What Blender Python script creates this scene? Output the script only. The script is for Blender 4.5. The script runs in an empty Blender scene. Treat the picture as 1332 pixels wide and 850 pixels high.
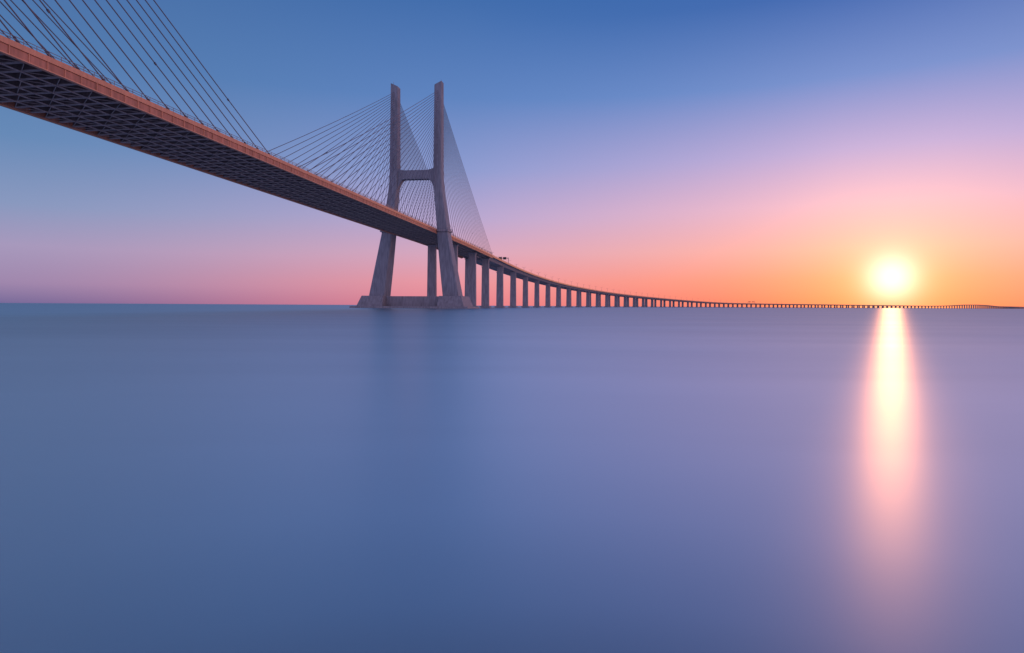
import bpy, bmesh, math, random
from mathutils import Vector, Matrix
random.seed(4)
S=bpy.context.scene
S.view_settings.view_transform='Standard'
S.view_settings.look='None'
S.view_settings.exposure=0

# ---------------------------------------------------------------- helpers
def lin(c):
    return tuple(((v/255)/12.92 if v/255<=.04045 else ((v/255+.055)/1.055)**2.4) for v in c)+(1,)
def material(name,base,rough=.8,spec=.3,var=.25,scale=.25,metal=0,streak=True):
    m=bpy.data.materials.new(name); m.use_nodes=True
    nt=m.node_tree; b=nt.nodes['Principled BSDF']
    b.inputs['Roughness'].default_value=rough
    b.inputs['Specular IOR Level'].default_value=spec
    b.inputs['Metallic'].default_value=metal
    tc=nt.nodes.new('ShaderNodeTexCoord'); mp=nt.nodes.new('ShaderNodeMapping')
    mp.inputs['Scale'].default_value=(1,1,.15 if streak else 1)
    n=nt.nodes.new('ShaderNodeTexNoise'); n.inputs['Scale'].default_value=scale*4; n.inputs['Detail'].default_value=7
    r=nt.nodes.new('ShaderNodeValToRGB')
    r.color_ramp.elements[0].position=.3; r.color_ramp.elements[1].position=.7
    r.color_ramp.elements[0].color=tuple(v*(1-var) for v in base)+(1,)
    r.color_ramp.elements[1].color=tuple(min(1,v*(1+var)) for v in base)+(1,)
    L=nt.links.new
    L(tc.outputs['Object'],mp.inputs[0]); L(mp.outputs[0],n.inputs['Vector']); L(n.outputs['Fac'],r.inputs[0]); L(r.outputs[0],b.inputs['Base Color'])
    return m
M_conc=material('concrete_tower',(.30,.305,.35))
M_pier=material('concrete_pier',(.33,.31,.34))
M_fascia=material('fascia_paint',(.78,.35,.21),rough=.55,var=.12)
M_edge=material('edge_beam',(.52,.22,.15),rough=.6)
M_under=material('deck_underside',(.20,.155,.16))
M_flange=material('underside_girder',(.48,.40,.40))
M_asph=material('asphalt',(.05,.05,.05),streak=False)
M_cable=material('cable_sheath',(.18,.16,.20),rough=.5,var=.05)
M_steel=material('galvanised_steel',(.28,.26,.28),rough=.45,metal=.3)
M_dark=material('sign_back',(.08,.08,.09))

def empty(name):
    e=bpy.data.objects.new(name,None); S.collection.objects.link(e); return e
def mkobj(name,verts,faces,mats,parent=None,fmat=None,bevel=0):
    me=bpy.data.meshes.new(name); me.from_pydata(verts,[],faces)
    for m in (mats if isinstance(mats,list) else [mats]): me.materials.append(m)
    if fmat:
        for p,i in zip(me.polygons,fmat): p.material_index=i
    bm=bmesh.new(); bm.from_mesh(me); bmesh.ops.recalc_face_normals(bm,faces=bm.faces); bm.to_mesh(me); bm.free()
    o=bpy.data.objects.new(name,me); S.collection.objects.link(o)
    if parent: o.parent=parent
    if bevel:
        b=o.modifiers.new('bevel','BEVEL'); b.width=bevel; b.segments=2; b.limit_method='ANGLE'
    return o

# ---------------------------------------------------------------- alignment
H0=math.radians(8.6); PX,PY=-65.0,445.0
S_END=9600
def curv(s):
    if s<120: return 0
    if s<260: return (s-120)/140/3350
    if s<2350: return 1/3350
    return 0
STEP=5; tab=[(PX,PY,H0)]
x,y,h=tab[0]
for i in range(int(S_END/STEP)+4):
    k=curv(i*STEP); hm=h+k*STEP/2
    x+=math.sin(hm)*STEP; y+=math.cos(hm)*STEP; h+=k*STEP
    tab.append((x,y,h))
def P(s):
    if s<=0: return (PX+s*math.sin(H0),PY+s*math.cos(H0),H0)
    i=int(s/STEP); f=s/STEP-i; a,b=tab[i],tab[i+1]
    return tuple(a[j]+(b[j]-a[j])*f for j in range(3))
HK=[(-2000,53),(120,53),(260,50.6),(430,46),(670,40.3),(1085,33),(1490,26.5),(1740,22),(2000,17.5),(2200,16),(4900,17),(5400,21),(5900,30),(6200,32),(6600,30),(7100,22),(9700,21)]
def Hraw(s):
    for (a,ha),(b,hb) in zip(HK,HK[1:]):
        if s<=b: return ha+(hb-ha)*(s-a)/(b-a)
    return HK[-1][1]
def H(s):
    return sum(Hraw(s+d) for d in (-80,-40,0,40,80))/5 if s>20 else 53
def W(s,lat,z):
    a,b,h=P(s)
    return (a+lat*math.cos(h), b-lat*math.sin(h), z)
def srange(a,b,st):
    n=max(1,int(round((b-a)/st))); return [a+(b-a)*i/n for i in range(n+1)]
def sweep(name,sections,ss,mats,parent):
    V=[];F=[];FM=[]
    for poly,mi in sections:
        base=len(V); n=len(poly)
        for s in ss:
            hh=H(s)
            for la,dz in poly: V.append(W(s,la,hh+dz))
        for i in range(len(ss)-1):
            for j in range(n):
                a=base+i*n+j; b=base+i*n+(j+1)%n
                F.append((a,b,b+n,a+n)); FM.append(mi)
        F.append(tuple(base+j for j in range(n))); FM.append(mi)
        e=base+(len(ss)-1)*n
        F.append(tuple(e+j for j in range(n))); FM.append(mi)
    return mkobj(name,V,F,mats,parent,FM)
def R(a,b,c,d): return [(a,c),(b,c),(b,d),(a,d)]
class Acc:
    def __init__(s): s.V=[];s.F=[];s.FM=[]
    def hexa(s,pts,mi=0):
        b=len(s.V); s.V+=pts
        for f in ((0,1,2,3),(4,5,6,7),(0,1,5,4),(1,2,6,5),(2,3,7,6),(3,0,4,7)):
            s.F.append(tuple(b+i for i in f)); s.FM.append(mi)
    def box_path(s,s0,s1,l0,l1,z0,z1,mi=0):
        s.hexa([W(s0,l0,z0),W(s0,l1,z0),W(s1,l1,z0),W(s1,l0,z0),W(s0,l0,z1),W(s0,l1,z1),W(s1,l1,z1),W(s1,l0,z1)],mi)
    def rod(s,p,q,r,n=6,mi=0):
        p=Vector(p);q=Vector(q);d=(q-p).normalized()
        u=d.cross(Vector((0,0,1)) if abs(d.z)<.9 else Vector((1,0,0))).normalized(); v=d.cross(u)
        b=len(s.V)
        for c in (p,q):
            for i in range(n):
                a=2*math.pi*i/n; s.V.append(tuple(c+u*r*math.cos(a)+v*r*math.sin(a)))
        for i in range(n):
            s.F.append((b+i,b+(i+1)%n,b+n+(i+1)%n,b+n+i)); s.FM.append(mi)
    def obj(s,name,mats,parent=None,bevel=0): return mkobj(name,s.V,s.F,mats,parent,s.FM,bevel)

# ---------------------------------------------------------------- cable stayed bridge
bridge=empty('cable_stayed_bridge')
ssm=srange(-700,203,14)
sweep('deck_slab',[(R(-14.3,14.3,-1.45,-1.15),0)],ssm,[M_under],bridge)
sweep('road_surface',[(R(-13.6,-.9,-1.146,-1.10),0),(R(.9,13.6,-1.146,-1.10),0)],ssm,[M_asph],bridge)
sweep('median_barrier',[([(-.35,-1.14),(.35,-1.14),(.12,-.3),(-.12,-.3)],0)],ssm,[M_pier],bridge)
e=[]
for sg in (1,-1):
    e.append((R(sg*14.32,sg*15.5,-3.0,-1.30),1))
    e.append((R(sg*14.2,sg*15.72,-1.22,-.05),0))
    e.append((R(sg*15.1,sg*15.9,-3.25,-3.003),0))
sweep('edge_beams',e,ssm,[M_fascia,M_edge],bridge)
a=Acc()
s=-700
k=0
while s<203:
    a.box_path(s-.14,s+.14,-14.3,14.3,50.25,51.52,0)
    a.box_path(s-.38,s+.38,-14.3,14.3,50.05,50.247,1)
    if -420<s<195 and k%2==0:
        for l0 in (-14,-4.6,4.8):
            a.rod(W(s+.4,l0,50.1),W(s+8.35,l0+9.2,50.1),.08,4,1)
            a.rod(W(s+.4,l0+9.2,50.0),W(s+8.35,l0,50.0),.08,4,1)
    for sg in (1,-1):
        l0,l1=sorted((sg*15.502,sg*15.68))
        a.box_path(s-.09,s+.09,l0,l1,50.003,51.75,2)
    k+=1
    s+=4.375
a.obj('cross_girders',[M_under,M_flange,M_fascia],bridge)
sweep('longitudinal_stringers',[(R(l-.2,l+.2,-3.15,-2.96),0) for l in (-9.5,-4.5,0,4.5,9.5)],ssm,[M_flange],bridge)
a=Acc()
for sg in (1,-1):
    for s in srange(-400,203,3):
        a.box_path(s-.05,s+.05,sg*15.4-.05,sg*15.4+.05,52.95,54.0)
sweep('handrail',[(R(sg*15.4-.06,sg*15.4+.06,z,z+.1),0) for sg in (1,-1) for z in (.45,1.0)],ssm,[M_steel],bridge)
a.obj('railing_posts',[M_steel],bridge)

def leg(acc,s0,sg):
    st=[(1.5,26.3,12,14),(8,25.6,11,13),(30,22.2,9.2,11.5),(50,19.25,7.4,10),(56,18.6,6.9,9.4),(78,16.0,5.8,8),(86,15.4,5.6,7.6),(95,15.2,5.5,7.4),(151,15.2,5.0,6.2)]
    rings=[]
    for z,o,w,l in st:
        pts=[]
        c=.5
        loc=[(-w/2+c,-l/2),(w/2-c,-l/2),(w/2,-l/2+c),(w/2,l/2-c),(w/2-c,l/2),(-w/2+c,l/2),(-w/2,l/2-c),(-w/2,-l/2+c)]
        for dx,dy in loc:
            ze=z+(1.2*(dx/(w/2)) if z==151 else 0)
            pts.append(W(s0+dy,sg*(o+dx),ze))
        rings.append(pts)
    b=len(acc.V); n=8
    for r in rings: acc.V+=r
    for i in range(len(rings)-1):
        for j in range(n):
            acc.F.append((b+i*n+j,b+i*n+(j+1)%n,b+(i+1)*n+(j+1)%n,b+(i+1)*n+j)); acc.FM.append(0)
    acc.F.append(tuple(b+j for j in range(n))); acc.FM.append(0)
    acc.F.append(tuple(b+(len(rings)-1)*n+j for j in range(n))); acc.FM.append(0)
def frustum(acc,s0,l0,l1,L,z0,z1,inl,inL):
    acc.hexa([W(s0-L/2,l0,z0),W(s0-L/2,l1,z0),W(s0+L/2,l1,z0),W(s0+L/2,l0,z0),
              W(s0-L/2+inL,l0+inl[0],z1),W(s0-L/2+inL,l1-inl[1],z1),W(s0+L/2-inL,l1-inl[1],z1),W(s0+L/2-inL,l0+inl[0],z1)])
def pylon(s0,name):
    acc=Acc()
    for sg in (1,-1): leg(acc,s0,sg)
    N=28
    def lo(x):
        t=abs(x)/13.6
        return 87.0-9.5*max(0,(t-.60)/.40)**2.2
    def up(x):
        t=abs(x)/13.6
        return 93.0+1.9*max(0,(t-.5)/.5)**2
    b=len(acc.V)
    for i in range(N+1):
        x=-13.6+27.2*i/N
        for dy in (-2.6,2.6):
            acc.V.append(W(s0+dy,x,lo(x))); acc.V.append(W(s0+dy,x,up(x)))
    for i in range(N):
        q=b+i*4
        for f in ((q,q+4,q+5,q+1),(q+2,q+3,q+7,q+6),(q,q+2,q+6,q+4),(q+1,q+5,q+7,q+3)):
            acc.F.append(f); acc.FM.append(0)
    acc.obj(name,[M_conc],bridge)
    f=Acc()
    frustum(f,s0,18,38.5,34,-4,8.2,(1,4.5),5)
    frustum(f,s0,-38.5,-18,34,-4,8.2,(4.5,1),5)
    frustum(f,s0,-18.9,18.9,14,-4,8.0,(0,0),.5)
    frustum(f,s0,-40,40,38,-4,1.3,(.3,.3),.3)
    f.obj(name+'_footing',[M_pier],bridge,bevel=.25)
    c=Acc()
    for sg in (1,-1):
        l0,l1=sorted((sg*15.95,sg*23.5))
        c.box_path(s0-6.2,s0+6.2,l0,l1,51.2,52.6)
        for z in (53.1,53.7):
            for ss_ in (-6.1,6.1): c.rod(W(s0+ss_,l0,z),W(s0+ss_,l1,z),.06,4)
        for dy in (-6.1,-3,0,3,6.1): c.rod(W(s0+dy,sg*23.4,52.6),W(s0+dy,sg*23.4,53.7),.06,4)
    c.obj(name+'_walkway',[M_pier],bridge)
    bc=Acc()
    for sg in (1,-1): bc.rod(W(s0,sg*16.6,150),W(s0,sg*16.6,154),.10,5)
    bc.obj(name+'_beacon',[M_steel],bridge)
pylon(0,'pylon'); pylon(-420,'pylon_west')
ca=Acc(); an=Acc()
NC=26
for s0 in (0,-420):
    for sg in (1,-1):
        for di in (1,-1):
            for i in range(NC):
                t=i/(NC-1)
                so=s0+di*(15+(201-15)*t)
                if s0==0 and di==1: so=s0+15+(188)*t
                zt=100+46*(t**.75)
                A=Vector(W(so,sg*14.9,52.6)); B=Vector(W(s0+di*2.4,sg*15.2,zt))
                prev=A; Lh=(B-A).length
                K=6
                for q in range(1,K+1):
                    u=q/K; p=A.lerp(B,u); p.z-=Lh*.006*4*u*(1-u)
                    ca.rod(prev,p,.145,5); prev=p
                d=(B-A).normalized()
                an.rod(A-d*.4,A+d*2.4,.26,6)
                if i%5==0:
                    c=A+d*(Lh*.13); c.z-=Lh*.006*4*.13*.87; an.rod(c,c+d*.7,.26,6)
ca.obj('stay_cables',[M_cable],bridge); an.obj('cable_anchors',[M_cable],bridge)

# ---------------------------------------------------------------- viaduct
via=empty('viaduct_bridge')
ssv=srange(203.2,S_END,20)
sweep('viaduct_deck',[(R(-15.3,-.6,-1.6,-1.15),0),(R(.6,15.3,-1.6,-1.15),0)]+
      [([(sg*3.2,-4.6),(sg*11,-4.6),(sg*13,-1.603),(sg*1.6,-1.603)],0) for sg in (1,-1)],ssv,[M_pier],via)
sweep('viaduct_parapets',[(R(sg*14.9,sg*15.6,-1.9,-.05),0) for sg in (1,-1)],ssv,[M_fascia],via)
sweep('viaduct_road',[(R(-14.5,-1,-1.146,-1.1),0),(R(1,14.5,-1.146,-1.1),0)],ssv,[M_asph],via)
pa=Acc(); pc=Acc()
ps=[70.6,141.2,203]
q=203
while q<S_END-90:
    q+=78; ps.append(q)
for s_ in ps:
    hh=H(s_)
    top=hh-(3.3 if s_<=203 else 4.6)
    for sg in (1,-1):
        c=sg*8.6
        w0,w1=3.5,3.1
        if s_>1500: w0=w1=2.6
        L=1.6
        pa.hexa([W(s_-L*1.2,c-w0,0),W(s_-L*1.2,c+w0,0),W(s_+L*1.2,c+w0,0),W(s_+L*1.2,c-w0,0),
                 W(s_-L,c-w1,top-1.5),W(s_-L,c+w1,top-1.5),W(s_+L,c+w1,top-1.5),W(s_+L,c-w1,top-1.5)])
        pa.hexa([W(s_-L,c-w1,top-1.5),W(s_-L,c+w1,top-1.5),W(s_+L,c+w1,top-1.5),W(s_+L,c-w1,top-1.5),
                 W(s_-L-.5,c-w1-.8,top-.3),W(s_-L-.5,c+w1+.8,top-.3),W(s_+L+.5,c+w1+.8,top-.3),W(s_+L+.5,c-w1-.8,top-.3)])
        pa.box_path(s_-.8,s_+.8,c-1.5,c+1.5,top-.3,top)
        pc.box_path(s_-4,s_+4,c-5,c+5,-3,1.6)
pa.obj('pier_columns',[M_pier],via); pc.obj('pile_caps',[M_pier],via)
sweep('viaduct_rail',[(R(sg*15.2-.06,sg*15.2+.06,.5,.62),0) for sg in (1,-1)],srange(203.2,2400,20),[M_steel],via)

# ---------------------------------------------------------------- street lamps (shared mesh)
la=Acc()
la.rod((0,0,0),(0,0,.8),.22,8); la.rod((0,0,.8),(0,0,10.5),.17,6)
for sg in (1,-1):
    la.rod((0,0,10.5),(sg*1.2,0,11.1),.09,6); la.rod((sg*1.2,0,11.1),(sg*2.2,0,11.2),.09,6)
    la.hexa([(sg*2.0,-.2,11.1),(sg*3.0,-.2,11.15),(sg*3.0,.2,11.15),(sg*2.0,.2,11.1),(sg*2.05,-.14,11.3),(sg*2.95,-.14,11.28),(sg*2.95,.14,11.28),(sg*2.05,.14,11.3)])
lo_=la.obj('street_lamp',[M_steel])
first=True
for s_ in srange(225,2600,48):
    o=lo_ if first else bpy.data.objects.new('street_lamp',lo_.data)
    if not first: S.collection.objects.link(o)
    first=False
    o.location=W(s_,0,H(s_)-1.15); o.rotation_euler=(0,0,-P(s_)[2])

def gantry(s_):
    g=Acc(); z=H(s_)-1.15
    for l in (-14.2,14.2):
        g.box_path(s_-.25,s_+.25,l-.25,l+.25,z,z+7.6)
    for zz in (6.4,7.6):
        for dy in (-.6,.6): g.rod(W(s_+dy,-14.2,z+zz),W(s_+dy,14.2,z+zz),.12,6)
    for i in range(12):
        l=-14.2+28.4*i/12
        g.rod(W(s_-.6,l,z+6.4),W(s_-.6,l+2.36,z+7.6),.07,4); g.rod(W(s_+.6,l,z+7.6),W(s_+.6,l+2.36,z+6.4),.07,4)
    for l in (-10,-5.5,5,10):
        g.box_path(s_-.95,s_-.75,l-1.8,l+1.8,z+5.6,z+8.4,1)
    return g.obj('sign_gantry',[M_steel,M_dark])
gantry(300); gantry(2330)

# ---------------------------------------------------------------- water
wm=bpy.data.materials.new('river_water'); wm.use_nodes=True
nt=wm.node_tree; N=nt.nodes; L=nt.links.new
for n in list(N): N.remove(n)
out=N.new('ShaderNodeOutputMaterial')
tc=N.new('ShaderNodeTexCoord')
def noise(sc,detail=3):
    mp=N.new('ShaderNodeMapping'); mp.inputs['Scale'].default_value=sc
    mp.inputs['Rotation'].default_value=(0,0,.15)
    L(tc.outputs['Object'],mp.inputs[0])
    nz=N.new('ShaderNodeTexNoise'); nz.inputs['Scale'].default_value=1; nz.inputs['Detail'].default_value=detail
    L(mp.outputs[0],nz.inputs['Vector']); return nz.outputs['Fac']
def mrw(v,a,b,c,d):
    n=N.new('ShaderNodeMapRange'); L(v,n.inputs['Value'])
    for k_,q_ in zip(('From Min','From Max','To Min','To Max'),(a,b,c,d)): n.inputs[k_].default_value=q_
    return n.outputs[0]
gl=N.new('ShaderNodeBsdfGlossy'); gl.distribution='BECKMANN'; gl.inputs['Color'].default_value=(.93,1,1,1)
L(mrw(noise((.02,.06,1)),.3,.7,.345,.37),gl.inputs['Roughness'])
g2=N.new('ShaderNodeBsdfGlossy'); g2.distribution='BECKMANN'; g2.inputs['Color'].default_value=(.93,1,1,1)
g2.inputs['Roughness'].default_value=.50
mg=N.new('ShaderNodeMixShader'); mg.inputs[0].default_value=.62; L(gl.outputs[0],mg.inputs[1]); L(g2.outputs[0],mg.inputs[2])
df=N.new('ShaderNodeBsdfDiffuse'); df.inputs['Color'].default_value=(.17,.20,.225,1)
lw=N.new('ShaderNodeLayerWeight'); lw.inputs['Blend'].default_value=.5
cr=N.new('ShaderNodeValToRGB'); el=cr.color_ramp.elements
st=[(0,.03),(.50,.34),(.59,.62),(.70,.86),(.80,.99),(.89,1.0),(.95,.86),(1,.56)]
while len(el)<len(st): el.new(.5)
for e_,(p,v) in zip(el,st): e_.position=p; e_.color=(v,v,v,1)
L(lw.outputs['Facing'],cr.inputs[0])
mu=N.new('ShaderNodeMath'); mu.operation='MULTIPLY'; L(cr.outputs[0],mu.inputs[0]); L(mrw(noise((.03,.11,1),4),.3,.7,.92,1.02),mu.inputs[1])
mx=N.new('ShaderNodeMixShader'); L(mu.outputs[0],mx.inputs[0]); L(df.outputs[0],mx.inputs[1]); L(mg.outputs[0],mx.inputs[2]); L(mx.outputs[0],out.inputs[0])
D=60000
mkobj('water',[(-D,-D,0),(D,-D,0),(D,D,0),(-D,D,0)],[(0,1,2,3)],wm)

# ---------------------------------------------------------------- sky
SAZ=math.radians(30.0); SEL=math.radians(2.25)
sv=Vector((math.sin(SAZ)*math.cos(SEL),math.cos(SAZ)*math.cos(SEL),math.sin(SEL)))
w=bpy.data.worlds.new('World'); S.world=w; w.use_nodes=True
nt=w.node_tree; N=nt.nodes; L=nt.links.new
for n in list(N): N.remove(n)
out=N.new('ShaderNodeOutputWorld'); bg=N.new('ShaderNodeBackground'); L(bg.outputs[0],out.inputs[0])
tc=N.new('ShaderNodeTexCoord'); sp=N.new('ShaderNodeSeparateXYZ')
nm=N.new('ShaderNodeVectorMath'); nm.operation='NORMALIZE'; L(tc.outputs['Generated'],nm.inputs[0]); L(nm.outputs[0],sp.inputs[0])
def mth(op,a,b=None,clamp=False):
    n=N.new('ShaderNodeMath'); n.operation=op; n.use_clamp=clamp
    for i,v in enumerate((a,b)):
        if v is None: continue
        if isinstance(v,(int,float)): n.inputs[i].default_value=v
        else: L(v,n.inputs[i])
    return n.outputs[0]
X,Y,Z=sp.outputs
hl=mth('SQRT',mth('ADD',mth('MULTIPLY',X,X),mth('ADD',mth('MULTIPLY',Y,Y),1e-6)))
ca_=mth('DIVIDE',mth('ADD',mth('MULTIPLY',X,math.sin(SAZ)),mth('MULTIPLY',Y,math.cos(SAZ))),hl)
az=mth('ARCCOSINE',mth('MINIMUM',mth('MAXIMUM',ca_,-1),1))
def ramp(stops):
    r=N.new('ShaderNodeValToRGB'); cr=r.color_ramp; cr.interpolation='LINEAR'
    while len(cr.elements)<len(stops): cr.elements.new(.5)
    for e_,(p,c) in zip(cr.elements,stops): e_.position=p; e_.color=lin(c)
    L(mth('MAXIMUM',Z,0),r.inputs[0]); return r.outputs[0]
far=ramp([(0,(116,106,154)),(.025,(156,134,173)),(.07,(164,151,188)),(.12,(134,151,190)),(.2,(100,136,182)),(.3,(80,121,172)),(.42,(70,109,164)),(1,(58,90,145))])
mid=ramp([(0,(232,132,144)),(.035,(236,150,160)),(.08,(216,166,190)),(.13,(184,166,208)),(.2,(142,155,208)),(.3,(94,131,192)),(.42,(64,108,172)),(1,(54,86,145))])
near=ramp([(0,(250,118,74)),(.04,(253,146,110)),(.08,(251,170,155)),(.14,(234,178,198)),(.21,(184,166,214)),(.3,(104,139,204)),(.4,(48,100,175)),(1,(45,80,145))])
anti=ramp([(0,(150,140,185)),(.05,(205,172,205)),(.15,(212,178,208)),(.35,(165,165,212)),(.6,(110,135,190)),(1,(58,90,145))])
def mr(v,a,b,sm='SMOOTHSTEP'):
    n=N.new('ShaderNodeMapRange'); n.interpolation_type=sm
    L(v,n.inputs['Value']); n.inputs['From Min'].default_value=a; n.inputs['From Max'].default_value=b
    return n.outputs[0]
def mix(f,a,b,mode='MIX'):
    n=N.new('ShaderNodeMix'); n.data_type='RGBA'; n.blend_type=mode; n.clamp_result=False
    for sck,v in ((n.inputs[0],f),(n.inputs[6],a),(n.inputs[7],b)):
        if isinstance(v,(int,float)): sck.default_value=v
        elif isinstance(v,tuple): sck.default_value=v
        else: L(v,sck)
    return n.outputs[2]
c=mix(mr(az,.06,.60,'LINEAR'),near,mid)
c=mix(mr(az,.5,1.25,'SMOOTHSTEP'),c,far)
c=mix(mr(az,1.3,2.3,'SMOOTHSTEP'),c,anti)
def angle_to(vec):
    dt=N.new('ShaderNodeVectorMath'); dt.operation='DOT_PRODUCT'; L(nm.outputs[0],dt.inputs[0]); dt.inputs[1].default_value=vec
    return mth('ARCCOSINE',mth('MINIMUM',dt.outputs['Value'],.9999999))
ang=angle_to(sv)
def gauss(sig,a_=None):
    t=mth('DIVIDE',a_ or ang,math.radians(sig)); return mth('EXPONENT',mth('MULTIPLY',mth('MULTIPLY',t,t),-1))
def scaled(col,f): return mix(f,(0,0,0,1),col)
c=mix(1.0,c,scaled((.7,.80,.72,1),gauss(1.5)),'ADD')
c=mix(1.0,c,scaled((.3,.22,.11,1),gauss(2.8)),'ADD')
c=mix(1.0,c,scaled((.25,.15,.045,1),gauss(7)),'ADD')
c=mix(1.0,c,scaled((.10,.05,.025,1),gauss(16)),'ADD')
# added warm sky glow out of frame right, fill light for the fascia
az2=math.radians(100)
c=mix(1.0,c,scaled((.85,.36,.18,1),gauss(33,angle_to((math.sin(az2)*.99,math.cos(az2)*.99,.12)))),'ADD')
sky=N.new('ShaderNodeTexSky'); sky.sky_type='NISHITA'; sky.sun_disc=False; sky.sun_elevation=SEL; sky.sun_rotation=SAZ
c=mix(.004,c,sky.outputs[0],'ADD')
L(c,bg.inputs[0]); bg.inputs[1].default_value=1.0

sd=bpy.data.lights.new('sun','SUN'); sd.energy=.24; sd.angle=math.radians(1.2); sd.color=(1,.34,.12)
so_=bpy.data.objects.new('sun',sd); S.collection.objects.link(so_)
so_.rotation_euler=sv.to_track_quat('Z','Y').to_euler()

# ---------------------------------------------------------------- camera
cd=bpy.data.cameras.new('camera'); cam=bpy.data.objects.new('camera',cd); S.collection.objects.link(cam)
cd.sensor_width=36; cd.lens=36*855/1332; cd.shift_y=-27/1332
cd.clip_start=.5; cd.clip_end=120000
cam.matrix_world=Matrix.Translation((0,0,2.0))@Matrix.Rotation(math.radians(90),4,'X')@Matrix.Rotation(math.radians(.32),4,'Z')
S.camera=cam
